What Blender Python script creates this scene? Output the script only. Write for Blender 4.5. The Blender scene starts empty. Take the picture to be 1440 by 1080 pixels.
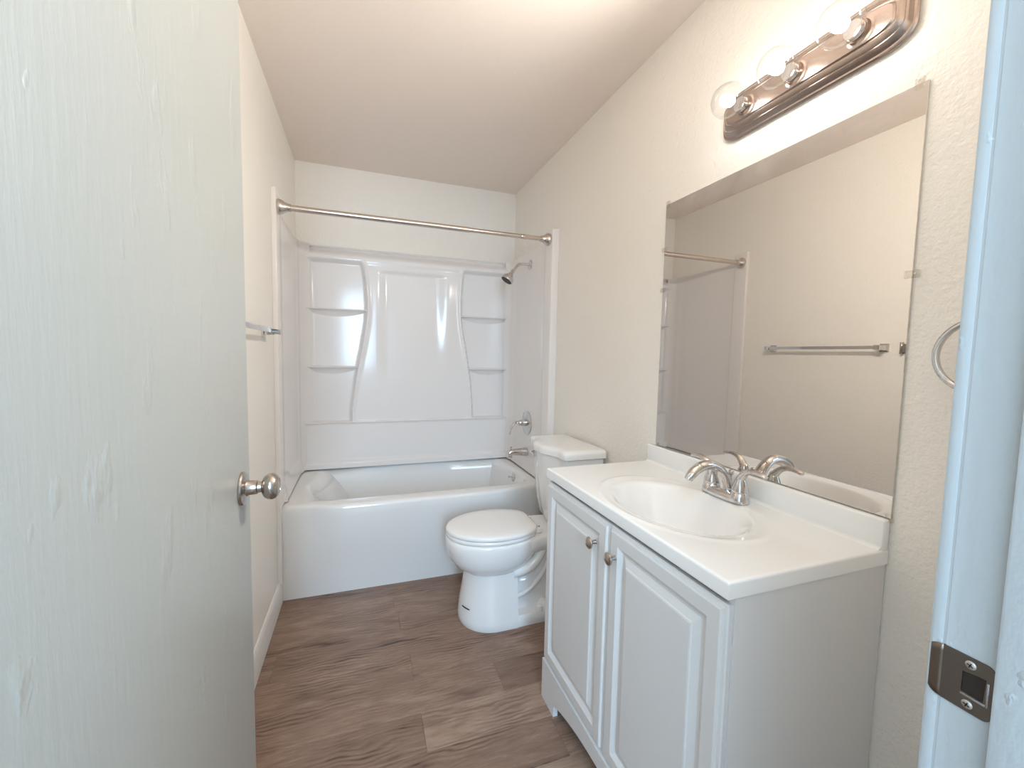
import bpy, bmesh, math, random
from mathutils import Vector, Matrix
random.seed(7)
C = bpy.context.scene.collection
scn = bpy.context.scene
PI = math.pi

# ------------------------------------------------------------------ camera
cam_d = bpy.data.cameras.new('camera'); cam = bpy.data.objects.new('camera', cam_d); C.objects.link(cam)
yaw, pitch, roll = 0.3418, -0.0707, 0.0209
fwd = Vector((math.sin(yaw)*math.cos(pitch), math.cos(yaw)*math.cos(pitch), math.sin(pitch)))
r0 = Vector((math.cos(yaw), -math.sin(yaw), 0)); u0 = r0.cross(fwd)
rt = r0*math.cos(roll)+u0*math.sin(roll); up = -r0*math.sin(roll)+u0*math.cos(roll)
m = Matrix((rt, up, -fwd)).transposed().to_4x4(); m.translation = (0.41357, 0.0, 1.30357)
cam.matrix_world = m
cam_d.sensor_width = 36; cam_d.sensor_fit = 'HORIZONTAL'; cam_d.lens = 589.43/1440*36; cam_d.clip_start = 0.01
scn.camera = cam

# ------------------------------------------------------------------ world, light, exposure
world = bpy.data.worlds.new('world'); scn.world = world; world.use_nodes = True
world.node_tree.nodes['Background'].inputs[0].default_value = (0.56, 0.79, 1.0, 1)
world.node_tree.nodes['Background'].inputs[1].default_value = 1.9
def area(name, loc, target, sx, sy, power, col):
    d = bpy.data.lights.new(name, 'AREA'); d.shape = 'RECTANGLE'; d.size = sx; d.size_y = sy; d.energy = power; d.color = col
    o = bpy.data.objects.new(name, d); C.objects.link(o); o.location = loc
    o.rotation_euler = (Vector(target)-Vector(loc)).to_track_quat('-Z', 'Y').to_euler()
    return o
area('daylight', (0.28, -2.23, 1.68), (0.42, 2, 1.10), 0.56, 1.32, 56, (0.50, 0.75, 1.0))   # daylight at the window of the hall
area('hall_fill_light', (-0.15, -1.10, 2.50), (-0.15, -1.10, 0), 1.3, 1.2, 30, (0.60, 0.81, 1.0))   # added soft fill from above the unseen hall, no known lamp there
SPOT_W = 16.5
BULB_COL = (1.0, 0.965, 0.885)
scn.view_settings.view_transform = 'Standard'; scn.view_settings.look = 'None'
scn.view_settings.exposure = 0.46; scn.view_settings.gamma = 1.0
scn.view_settings.use_curve_mapping = False
scn.cycles.max_bounces = 12; scn.cycles.diffuse_bounces = 7; scn.cycles.glossy_bounces = 6
scn.cycles.transparent_max_bounces = 12; scn.cycles.sample_clamp_indirect = 6.0
scn.cycles.use_denoising = True

# ------------------------------------------------------------------ dimensions (metres)
W, D, H = 1.524, 3.125, 2.528          # right wall x, back wall y, ceiling z
FZ = -0.008                            # floor
YT = 2.369                             # tub front
YF = 0.215                             # room face of the door wall
JX = 0.915                             # right jamb face
DX = 0.18                              # hall face of the open door

# ------------------------------------------------------------------ materials
def mat(name, col, rough=0.5, metal=0.0, spec=0.5, coat=0.0):
    mt = bpy.data.materials.new(name); mt.use_nodes = True
    b = mt.node_tree.nodes['Principled BSDF']
    b.inputs['Base Color'].default_value = (*col, 1); b.inputs['Roughness'].default_value = rough
    b.inputs['Metallic'].default_value = metal; b.inputs['Specular IOR Level'].default_value = spec
    b.inputs['Coat Weight'].default_value = coat; b.inputs['Coat Roughness'].default_value = 0.08
    return mt
def bump(mt, scale, strength, dist=0.002, detail=3.0, stretch=(1,1,1), rough=0.55, extra=None):
    nt = mt.node_tree; N = nt.nodes; L = nt.links
    tc = N.new('ShaderNodeTexCoord'); mp = N.new('ShaderNodeMapping'); mp.inputs['Scale'].default_value = stretch
    nz = N.new('ShaderNodeTexNoise'); nz.inputs['Scale'].default_value = scale; nz.inputs['Detail'].default_value = detail
    nz.inputs['Roughness'].default_value = rough
    bp = N.new('ShaderNodeBump'); bp.inputs['Strength'].default_value = strength; bp.inputs['Distance'].default_value = dist
    L.new(tc.outputs['Object'], mp.inputs['Vector']); L.new(mp.outputs[0], nz.inputs['Vector'])
    h = nz.outputs['Fac']
    if extra:
        sc2, st2, lo, hi, amp = extra
        mp2 = N.new('ShaderNodeMapping'); mp2.inputs['Scale'].default_value = st2
        n2 = N.new('ShaderNodeTexNoise'); n2.inputs['Scale'].default_value = sc2; n2.inputs['Detail'].default_value = 4
        mr = N.new('ShaderNodeMapRange'); mr.inputs['From Min'].default_value = lo; mr.inputs['From Max'].default_value = hi
        ml = N.new('ShaderNodeMath'); ml.operation = 'MULTIPLY_ADD'; ml.inputs[1].default_value = amp
        L.new(tc.outputs['Object'], mp2.inputs['Vector']); L.new(mp2.outputs[0], n2.inputs['Vector'])
        L.new(n2.outputs['Fac'], mr.inputs['Value']); L.new(mr.outputs[0], ml.inputs[0]); L.new(h, ml.inputs[2])
        h = ml.outputs[0]
    L.new(h, bp.inputs['Height']); L.new(bp.outputs[0], N['Principled BSDF'].inputs['Normal'])
    return mt
M = {}
M['wall'] = bump(mat('cream_wall_paint', (0.89, 0.85, 0.79), 0.42), 85, 0.85, 0.003, 2.0)
M['ceil'] = bump(mat('ceiling_paint', (0.87, 0.77, 0.705), 0.7), 95, 0.4, 0.003, 2.0)
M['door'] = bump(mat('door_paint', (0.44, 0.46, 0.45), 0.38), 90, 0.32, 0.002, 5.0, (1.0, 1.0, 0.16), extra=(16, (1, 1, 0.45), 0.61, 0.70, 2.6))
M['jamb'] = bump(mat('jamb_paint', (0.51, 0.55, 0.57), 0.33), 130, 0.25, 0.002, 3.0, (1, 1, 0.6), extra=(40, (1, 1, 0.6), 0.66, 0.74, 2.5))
M['trim'] = mat('white_trim_paint', (0.82, 0.80, 0.77), 0.35)
M['acrylic'] = mat('white_acrylic', (0.84, 0.805, 0.785), 0.13, spec=0.38)
M['enamel'] = mat('white_enamel', (0.84, 0.835, 0.825), 0.12, coat=0.4)
M['ceramic'] = mat('white_porcelain', (0.88, 0.87, 0.86), 0.08, coat=0.5)
M['plastic'] = mat('white_seat_plastic', (0.89, 0.88, 0.87), 0.18)
M['marble'] = mat('white_cultured_marble', (0.91, 0.91, 0.90), 0.10, coat=0.4)
M['cabinet'] = mat('white_thermofoil', (0.74, 0.735, 0.73), 0.30)
M['chrome'] = mat('chrome', (0.66, 0.64, 0.63), 0.06, 1.0)
M['nickel'] = mat('brushed_nickel', (0.50, 0.45, 0.41), 0.22, 1.0)
M['satin'] = mat('satin_nickel', (0.66, 0.59, 0.54), 0.24, 1.0)
M['plate'] = bump(mat('brushed_nickel_plate', (0.44, 0.355, 0.31), 0.24, 1.0), 60, 0.15, 0.001, 2, (1, 0.03, 1))
M['strike'] = bump(mat('aged_bronze_plate', (0.23, 0.185, 0.155), 0.38, 1.0), 200, 0.2, 0.001)
M['screw'] = mat('zinc_screw', (0.72, 0.68, 0.65), 0.3, 1.0)
M['dark'] = mat('dark_rubber', (0.02, 0.018, 0.017), 0.5)
M['hole'] = mat('dark_wood_mortise', (0.03, 0.02, 0.015), 0.9)
M['mirror'] = mat('mirror_silver', (0.73, 0.70, 0.67), 0.004, 1.0)
M['sub'] = mat('subfloor', (0.1, 0.08, 0.07), 0.8)
M['hall'] = mat('hall_paint', (0.78, 0.77, 0.75), 0.6)

# mirror: a faint patchy haze left on the glass near its top edge
def hazy_mirror():
    nt = M['mirror'].node_tree; N = nt.nodes; L = nt.links
    tc = N.new('ShaderNodeTexCoord'); sp = N.new('ShaderNodeSeparateXYZ'); nz = N.new('ShaderNodeTexNoise')
    nz.inputs['Scale'].default_value = 9; nz.inputs['Detail'].default_value = 5
    r1 = N.new('ShaderNodeMapRange'); r1.inputs['From Min'].default_value = 1.80; r1.inputs['From Max'].default_value = 1.89
    r2 = N.new('ShaderNodeMapRange'); r2.inputs['From Min'].default_value = 0.45; r2.inputs['From Max'].default_value = 0.75
    ml = N.new('ShaderNodeMath'); ml.operation = 'MULTIPLY'; mx = N.new('ShaderNodeMixShader'); df = N.new('ShaderNodeBsdfDiffuse')
    df.inputs[0].default_value = (0.7, 0.66, 0.62, 1)
    m3 = N.new('ShaderNodeMath'); m3.operation = 'MULTIPLY'; m3.inputs[1].default_value = 0.35
    L.new(tc.outputs['Object'], sp.inputs[0]); L.new(tc.outputs['Object'], nz.inputs['Vector'])
    L.new(sp.outputs['Z'], r1.inputs['Value']); L.new(nz.outputs['Fac'], r2.inputs['Value'])
    L.new(r1.outputs[0], ml.inputs[0]); L.new(r2.outputs[0], ml.inputs[1]); L.new(ml.outputs[0], m3.inputs[0])
    L.new(m3.outputs[0], mx.inputs[0]); L.new(N['Principled BSDF'].outputs[0], mx.inputs[1]); L.new(df.outputs[0], mx.inputs[2])
    L.new(mx.outputs[0], N['Material Output'].inputs['Surface'])
hazy_mirror()

def clear(name, tint, ior, rough=0.03):
    mt = bpy.data.materials.new(name); mt.use_nodes = True; nt = mt.node_tree; N = nt.nodes; L = nt.links
    N.remove(N['Principled BSDF'])
    t = N.new('ShaderNodeBsdfTransparent'); t.inputs[0].default_value = (*tint, 1)
    g = N.new('ShaderNodeBsdfGlossy'); g.inputs['Roughness'].default_value = rough
    lw = N.new('ShaderNodeLayerWeight'); lw.inputs['Blend'].default_value = 0.25
    fr = N.new('ShaderNodeMath'); fr.operation = 'MULTIPLY'; fr.inputs[1].default_value = 0.55
    L.new(lw.outputs['Facing'], fr.inputs[0])
    mx = N.new('ShaderNodeMixShader')
    L.new(fr.outputs[0], mx.inputs[0]); L.new(t.outputs[0], mx.inputs[1]); L.new(g.outputs[0], mx.inputs[2])
    L.new(mx.outputs[0], N['Material Output'].inputs['Surface'])
    return mt
M['glass'] = clear('clear_bulb_glass', (0.97, 0.97, 0.97), 1.45)
M['clip'] = clear('clear_plastic', (0.97, 0.965, 0.95), 1.6, 0.1)
def emit(name, col, s):
    mt = bpy.data.materials.new(name); mt.use_nodes = True; nt = mt.node_tree
    nt.nodes.remove(nt.nodes['Principled BSDF']); e = nt.nodes.new('ShaderNodeEmission')
    e.inputs[0].default_value = (*col, 1); e.inputs[1].default_value = s
    nt.links.new(e.outputs[0], nt.nodes['Material Output'].inputs['Surface']); return mt
M['glow'] = emit('lit_filament', (0.97, 0.97, 0.93), 34)

def plank_material():
    mt = mat('grey_brown_vinyl_plank', (0.3, 0.24, 0.21), 0.42)
    nt = mt.node_tree; N = nt.nodes; L = nt.links; b = N['Principled BSDF']
    tc = N.new('ShaderNodeTexCoord'); at = N.new('ShaderNodeAttribute'); at.attribute_name = 'tone'
    sep = N.new('ShaderNodeSeparateColor'); L.new(at.outputs['Color'], sep.inputs[0])
    def math_(op, a, bb=None, c=None):
        n = N.new('ShaderNodeMath'); n.operation = op
        for i, v in enumerate((a, bb, c)):
            if v is None: continue
            if isinstance(v, (int, float)): n.inputs[i].default_value = v
            else: L.new(v, n.inputs[i])
        return n.outputs[0]
    cmb = N.new('ShaderNodeCombineXYZ')
    L.new(math_('MULTIPLY', sep.outputs[1], 37.0), cmb.inputs[0]); L.new(math_('MULTIPLY', sep.outputs[2], 23.0), cmb.inputs[1])
    add = N.new('ShaderNodeVectorMath'); add.operation = 'ADD'
    L.new(tc.outputs['Object'], add.inputs[0]); L.new(cmb.outputs[0], add.inputs[1])
    def noise(st, sc, det, ro=0.6, dist=0.0):
        mp = N.new('ShaderNodeMapping'); mp.inputs['Scale'].default_value = st; L.new(add.outputs[0], mp.inputs['Vector'])
        n = N.new('ShaderNodeTexNoise'); n.inputs['Scale'].default_value = sc; n.inputs['Detail'].default_value = det
        n.inputs['Roughness'].default_value = ro; n.inputs['Distortion'].default_value = dist
        L.new(mp.outputs[0], n.inputs['Vector']); return n.outputs['Fac']
    fine = noise((5.0, 46, 1), 2.2, 6, 0.75)              # long fine grain
    med = noise((2.4, 8, 1), 1.7, 5, 0.65, 0.8)           # broad streaks
    knot = noise((3.0, 11, 1), 1.0, 2, 0.5)
    mp = N.new('ShaderNodeMapping'); mp.inputs['Scale'].default_value = (3.2, 7.0, 1); L.new(add.outputs[0], mp.inputs['Vector'])
    wv = N.new('ShaderNodeTexWave'); wv.wave_type = 'BANDS'; wv.bands_direction = 'Y'; wv.inputs['Scale'].default_value = 2.6; wv.inputs['Distortion'].default_value = 14
    wv.inputs['Detail'].default_value = 2; wv.inputs['Detail Scale'].default_value = 0.55
    L.new(mp.outputs[0], wv.inputs['Vector'])
    kd = N.new('ShaderNodeMapRange'); kd.inputs['From Min'].default_value = 0.60; kd.inputs['From Max'].default_value = 0.74; L.new(knot, kd.inputs['Value'])
    km = N.new('ShaderNodeMapRange'); km.inputs['From Min'].default_value = 0.46; km.inputs['From Max'].default_value = 0.66; L.new(noise((2.2, 7, 1), 1.3, 2), km.inputs['Value']); kmask = km.outputs[0]
    v = math_('MULTIPLY_ADD', fine, 0.56, math_('MULTIPLY', med, 0.58))
    v = math_('MULTIPLY_ADD', sep.outputs[0], 0.26, v)
    v = math_('MULTIPLY_ADD', math_('MULTIPLY', math_('POWER', wv.outputs['Fac'], 2.0), kmask), -0.32, math_('ADD', v, 0.04))
    v = math_('SUBTRACT', v, math_('MULTIPLY', kd.outputs[0], 0.30))
    cr = N.new('ShaderNodeValToRGB'); L.new(v, cr.inputs[0])
    e = cr.color_ramp.elements; e[0].position = 0.32; e[0].color = (0.058, 0.032, 0.022, 1); e[1].position = 0.98; e[1].color = (0.442, 0.310, 0.229, 1)
    k = e.new(0.50); k.color = (0.184, 0.109, 0.076, 1); k = e.new(0.72); k.color = (0.268, 0.172, 0.125, 1)
    L.new(cr.outputs[0], b.inputs['Base Color'])
    bp = N.new('ShaderNodeBump'); bp.inputs['Strength'].default_value = 0.12; bp.inputs['Distance'].default_value = 0.001
    L.new(fine, bp.inputs['Height']); L.new(bp.outputs[0], b.inputs['Normal'])
    return mt
M['plank'] = plank_material()

# ------------------------------------------------------------------ mesh helpers
def obj(name, bm, m, parent=None, smooth=True, angle=35):
    me = bpy.data.meshes.new(name)
    bmesh.ops.recalc_face_normals(bm, faces=bm.faces[:])
    bm.to_mesh(me); bm.free()
    o = bpy.data.objects.new(name, me); C.objects.link(o)
    me.materials.append(M[m] if isinstance(m, str) else m)
    if smooth:
        for p in me.polygons: p.use_smooth = True
        me.set_sharp_from_angle(angle=math.radians(angle))
    if parent is not None:
        o.parent = parent
        o.matrix_parent_inverse = parent.matrix_basis.inverted()   # children are modelled in world coordinates
    return o
def tag(o, label, cat, group=None):
    o['label'] = label; o['category'] = cat
    if group: o['group'] = group
    return o
def thing(name, label, cat, loc, group=None):
    o = bpy.data.objects.new(name, None); C.objects.link(o); o.location = loc; o.empty_display_size = 0.05
    return tag(o, label, cat, group)
def struct(name, bm, m, parent=None, smooth=True):
    o = obj(name, bm, m, parent, smooth)
    if parent is None: o['kind'] = 'structure'
    return o
def box(bm, a, b, bev=0.0, seg=2):
    v = [bm.verts.new((x, y, z)) for x in (a[0], b[0]) for y in (a[1], b[1]) for z in (a[2], b[2])]
    fs = [bm.faces.new([v[i] for i in f]) for f in ((0,1,3,2),(4,6,7,5),(0,4,5,1),(2,3,7,6),(0,2,6,4),(1,5,7,3))]
    if bev > 0:
        es = list({e for f in fs for e in f.edges})
        bmesh.ops.bevel(bm, geom=es, offset=bev, segments=seg, profile=0.5, affect='EDGES', clamp_overlap=True)
    return bm
def boxbm(a, b, bev=0.0, seg=2): return box(bmesh.new(), a, b, bev, seg)
def loft(bm, rings, closed=True, cap0=True, cap1=True):
    R = [[bm.verts.new(p) for p in r] for r in rings]; n = len(rings[0])
    for a, b in zip(R, R[1:]):
        for i in range(n if closed else n-1):
            j = (i+1) % n; bm.faces.new((a[i], a[j], b[j], b[i]))
    if cap0: bm.faces.new(R[0])
    if cap1: bm.faces.new(R[-1])
    return bm
def frame_of(t):
    t = Vector(t).normalized(); a = Vector((0,0,1)) if abs(t.z) < 0.9 else Vector((1,0,0))
    u = t.cross(a).normalized(); return u, u.cross(t).normalized()
def lathe(bm, prof, origin, axis, n=28, cap=True):
    """prof: (distance along axis, radius)"""
    o = Vector(origin); ax = Vector(axis).normalized(); u, v = frame_of(ax)
    rings = [[o+ax*d+(u*math.cos(2*PI*i/n)+v*math.sin(2*PI*i/n))*max(r, 1e-4) for i in range(n)] for d, r in prof]
    return loft(bm, rings, True, cap, cap)
def tube(bm, pts, rad, n=14, flat=None, cap=True):
    """swept tube; rad a number or list; flat=(up vector, list of ratios) squashes the section"""
    P = [Vector(p) for p in pts]
    if not hasattr(rad, '__len__'): rad = [rad]*len(P)
    rings = []; pu = None
    for k, p in enumerate(P):
        t = (P[min(k+1, len(P)-1)]-P[max(k-1, 0)]).normalized()
        if pu is None: u, v = frame_of(t)
        else:
            u = (pu-t*pu.dot(t)).normalized(); v = u.cross(t).normalized()
        pu = u
        if flat:
            v2 = Vector(flat[0]); v2 = (v2-t*v2.dot(t)).normalized(); u2 = t.cross(v2).normalized(); q = flat[1][k] if hasattr(flat[1], '__len__') else flat[1]
            rings.append([p+(u2*math.cos(2*PI*i/n)+v2*math.sin(2*PI*i/n)*q)*rad[k] for i in range(n)])
        else:
            rings.append([p+(u*math.cos(2*PI*i/n)+v*math.sin(2*PI*i/n))*rad[k] for i in range(n)])
    return loft(bm, rings, True, cap, cap)
def spline(pts, n=8):
    """Catmull-Rom through points (any dimension)"""
    out = []; P = [tuple(p) for p in pts]
    for i in range(len(P)-1):
        p0, p1, p2, p3 = P[max(i-1,0)], P[i], P[i+1], P[min(i+2, len(P)-1)]
        for k in range(n):
            t = k/n
            out.append(tuple(0.5*((2*b)+(-a+c)*t+(2*a-5*b+4*c-d)*t*t+(-a+3*b-3*c+d)*t**3) for a, b, c, d in zip(p0, p1, p2, p3)))
    out.append(P[-1]); return out
def sstep(e0, e1, x):
    if e0 == e1: return 0.0 if x < e0 else 1.0
    t = max(0.0, min(1.0, (x-e0)/(e1-e0))); return t*t*(3-2*t)
def interp(tab, x):
    if x <= tab[0][0]: return tab[0][1]
    for (a, b), (c, d) in zip(tab, tab[1:]):
        if x <= c: return b+(d-b)*(x-a)/(c-a)
    return tab[-1][1]
def field(us, vs, f):
    bm = bmesh.new(); G = [[bm.verts.new(f(u, v)) for v in vs] for u in us]
    for i in range(len(us)-1):
        for j in range(len(vs)-1): bm.faces.new((G[i][j], G[i+1][j], G[i+1][j+1], G[i][j+1]))
    return bm
def lin(a, b, n): return [a+(b-a)*i/(n-1) for i in range(n)]
def sring(cx, cy, z, a, b, p=2.0, n=56, af=None):
    """superellipse ring in the xy plane; af: other half length on the -x side"""
    out = []
    for i in range(n):
        t = 2*PI*i/n; c, s = math.cos(t), math.sin(t)
        aa = a if c >= 0 or af is None else af
        out.append((cx+aa*math.copysign(abs(c)**(2/p), c), cy+b*math.copysign(abs(s)**(2/p), s), z))
    return out
def prism(bm, poly, axis, a, b):
    """extrude a 2d polygon along axis ('x','y','z') from a to b"""
    def P(p, h): return {'x': (h, p[0], p[1]), 'y': (p[0], h, p[1]), 'z': (p[0], p[1], h)}[axis]
    return loft(bm, [[P(p, a) for p in poly], [P(p, b) for p in poly]])

# ------------------------------------------------------------------ the setting
struct('wall_left', boxbm((-0.10, 0.09, FZ), (0, D+0.1, H)), 'wall', smooth=False)
struct('wall_right', boxbm((W, 0.09, FZ), (W+0.1, D+0.1, H)), 'wall', smooth=False)
struct('wall_back', boxbm((0, D, FZ), (W, D+0.1, H)), 'wall', smooth=False)
struct('ceiling', boxbm((-0.1, 0.09, H), (W+0.1, D+0.1, H+0.08)), 'ceil', smooth=False)
OL = DX-0.036-0.004                    # left jamb face
ODR = 2.115                            # head of the opening
bm = bmesh.new()                       # door wall with its opening
box(bm, (0, 0.09, FZ), (OL-0.02, YF, H)); box(bm, (JX+0.02, 0.09, FZ), (W, YF, H)); box(bm, (OL-0.02, 0.09, ODR+0.02), (JX+0.02, YF, H))
struct('wall_front', bm, 'wall', smooth=False)
bm = boxbm((JX, 0.085, FZ), (JX+0.02, YF-0.0045, ODR))
lathe(bm, [(0, 0.0042), (ODR-FZ, 0.0042)], (JX+0.0045, YF-0.0035, FZ), (0,0,1), 16)      # rounded painted edge bead
box(bm, (JX, YF-0.004, FZ), (JX+0.055, YF+0.008, ODR), 0.003)
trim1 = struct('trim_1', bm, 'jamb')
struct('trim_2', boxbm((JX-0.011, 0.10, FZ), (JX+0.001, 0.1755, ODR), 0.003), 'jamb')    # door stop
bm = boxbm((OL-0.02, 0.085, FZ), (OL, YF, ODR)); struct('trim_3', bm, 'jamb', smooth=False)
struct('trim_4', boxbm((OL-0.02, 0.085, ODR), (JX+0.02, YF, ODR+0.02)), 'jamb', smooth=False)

# floor: vinyl planks laid across the room
def floor():
    bm = bmesh.new(); lay = bm.loops.layers.float_color.new('tone'); rnd = random.Random(5)
    y0, pw, pl, g = 1.46, 0.1595, 1.22, 0.0006
    ends = {-1: 0.607, 0: 0.93, 1: 0.600, 2: 1.28, 3: 0.575, 4: 0.56, -2: 1.05, -3: 0.3}
    for r in range(-23, 12):
        ya, yb = y0+r*pw, y0+(r+1)*pw
        ex = ends.get(r, rnd.uniform(0, pl))
        k = -2
        while ex+k*pl < 2.3:
            xa, xb = max(ex+k*pl, -1.3), min(ex+(k+1)*pl, 2.3)
            tone = (0.18+0.6*rnd.random(), rnd.random(), rnd.random(), 1)
            if r == 0 and k == 0: tone = (0.05, 0.3, 0.8, 1)
            k += 1
            if xb-xa < 0.02: continue
            z0 = FZ; zb = FZ-0.0018
            o = [(xa, ya, zb), (xb, ya, zb), (xb, yb, zb), (xa, yb, zb)]
            i_ = [(xa+g, ya+0.0026, z0), (xb-g, ya+0.0026, z0), (xb-g, yb-g, z0), (xa+g, yb-g, z0)]
            O = [bm.verts.new(p) for p in o]; I = [bm.verts.new(p) for p in i_]
            fs = [bm.faces.new(I)]+[bm.faces.new((O[q], O[(q+1)%4], I[(q+1)%4], I[q])) for q in range(4)]
            for f in fs:
                for l in f.loops: l[lay] = tone
    return bm
fl = struct('floor', floor(), 'plank', smooth=False)
struct('floor_base', boxbm((-1.3, -2.3, FZ-0.06), (2.3, D+0.1, FZ-0.003)), 'sub', smooth=False)

def baseboard(name, pts, m='trim'):
    """pts: rings of a skirting section given as lists of points"""
    bm = bmesh.new(); loft(bm, pts); return struct(name, bm, m)
def bsec(x, y, s):       # section of the skirting, s=+1 grows towards +x
    pr = [(0.0005, FZ), (0.014, FZ), (0.014, 0.078), (0.011, 0.090), (0.011, 0.100), (0.007, 0.108), (0.005, 0.113), (0.0005, 0.114)]
    return [(x+s*a, y, z) for a, z in pr]
baseboard('baseboard_left', [bsec(0, YF+0.001, 1), bsec(0, YT-0.001, 1)])
baseboard('baseboard_right', [bsec(W, 1.41, -1), bsec(W, YT-0.06, -1)])
baseboard('baseboard_right_near', [bsec(W, YF+0.012, -1), bsec(W, 0.565, -1)])

# hall behind the camera: shell with a daylit window opening
struct('wall_hall_left', boxbm((-1.4, -2.3, FZ), (-1.3, 0.09, H)), 'hall', smooth=False)
struct('wall_hall_right', boxbm((2.3, -2.3, FZ), (2.4, 0.09, H)), 'hall', smooth=False)
bm = bmesh.new()
box(bm, (-1.3, -2.3, FZ), (-0.02, -2.2, H)); box(bm, (0.60, -2.3, FZ), (2.3, -2.2, H)); box(bm, (-0.02, -2.3, FZ), (0.60, -2.2, 0.98)); box(bm, (-0.02, -2.3, 2.38), (0.60, -2.2, H))
struct('wall_hall_back', bm, 'hall', smooth=False)
struct('wall_hall_front', box(boxbm((-1.3, 0.06, FZ), (-0.1, 0.09, H)), (W+0.1, 0.06, FZ), (2.3, 0.09, H)), 'hall', smooth=False)
struct('ceiling_hall', boxbm((-1.4, -2.3, H), (2.4, 0.09, H+0.08)), 'hall', smooth=False)
bm = bmesh.new()
for a, b in (((-0.02, -2.29, 0.98), (0.01, -2.20, 2.38)), ((0.57, -2.29, 0.98), (0.60, -2.20, 2.38)), ((0.01, -2.29, 0.98), (0.57, -2.20, 1.01)), ((0.01, -2.29, 2.35), (0.57, -2.20, 2.38))): box(bm, a, b)
struct('window_1', bm, 'trim', smooth=False)

# ------------------------------------------------------------------ door (open, hinged on the left) with its knob
DY0, DY1 = YF+0.012, 1.031
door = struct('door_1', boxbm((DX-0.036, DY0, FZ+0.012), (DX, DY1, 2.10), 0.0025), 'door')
KY, KZ = 0.967, 1.021
def knob_set(s, xf):
    bm = bmesh.new()
    kn = obj('door_knob', lathe(bm, [(0.0, 0.0335), (0.003, 0.0345), (0.006, 0.033), (0.0085, 0.026), (0.010, 0.017), (0.014, 0.0145), (0.028, 0.0140), (0.0295, 0.0115), (0.036, 0.0110),
        (0.038, 0.016), (0.042, 0.0225), (0.048, 0.0262), (0.055, 0.0270), (0.061, 0.0250), (0.0655, 0.0205), (0.0675, 0.0155), (0.0668, 0.0150), (0.0672, 0.008), (0.0672, 0.0005)], (xf, KY, KZ), (s, 0, 0), 40), 'nickel', door)
    kn['label'] = 'brushed nickel round knob with its rosette'
    return kn
knob_set(1, DX); knob_set(-1, DX-0.036)
obj('latch_bolt', boxbm((DX-0.026, DY1-0.0005, KZ-0.012), (DX-0.011, DY1+0.009, KZ+0.012), 0.002), 'nickel', door)['label'] = 'metal latch bolt in the door edge'

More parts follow.
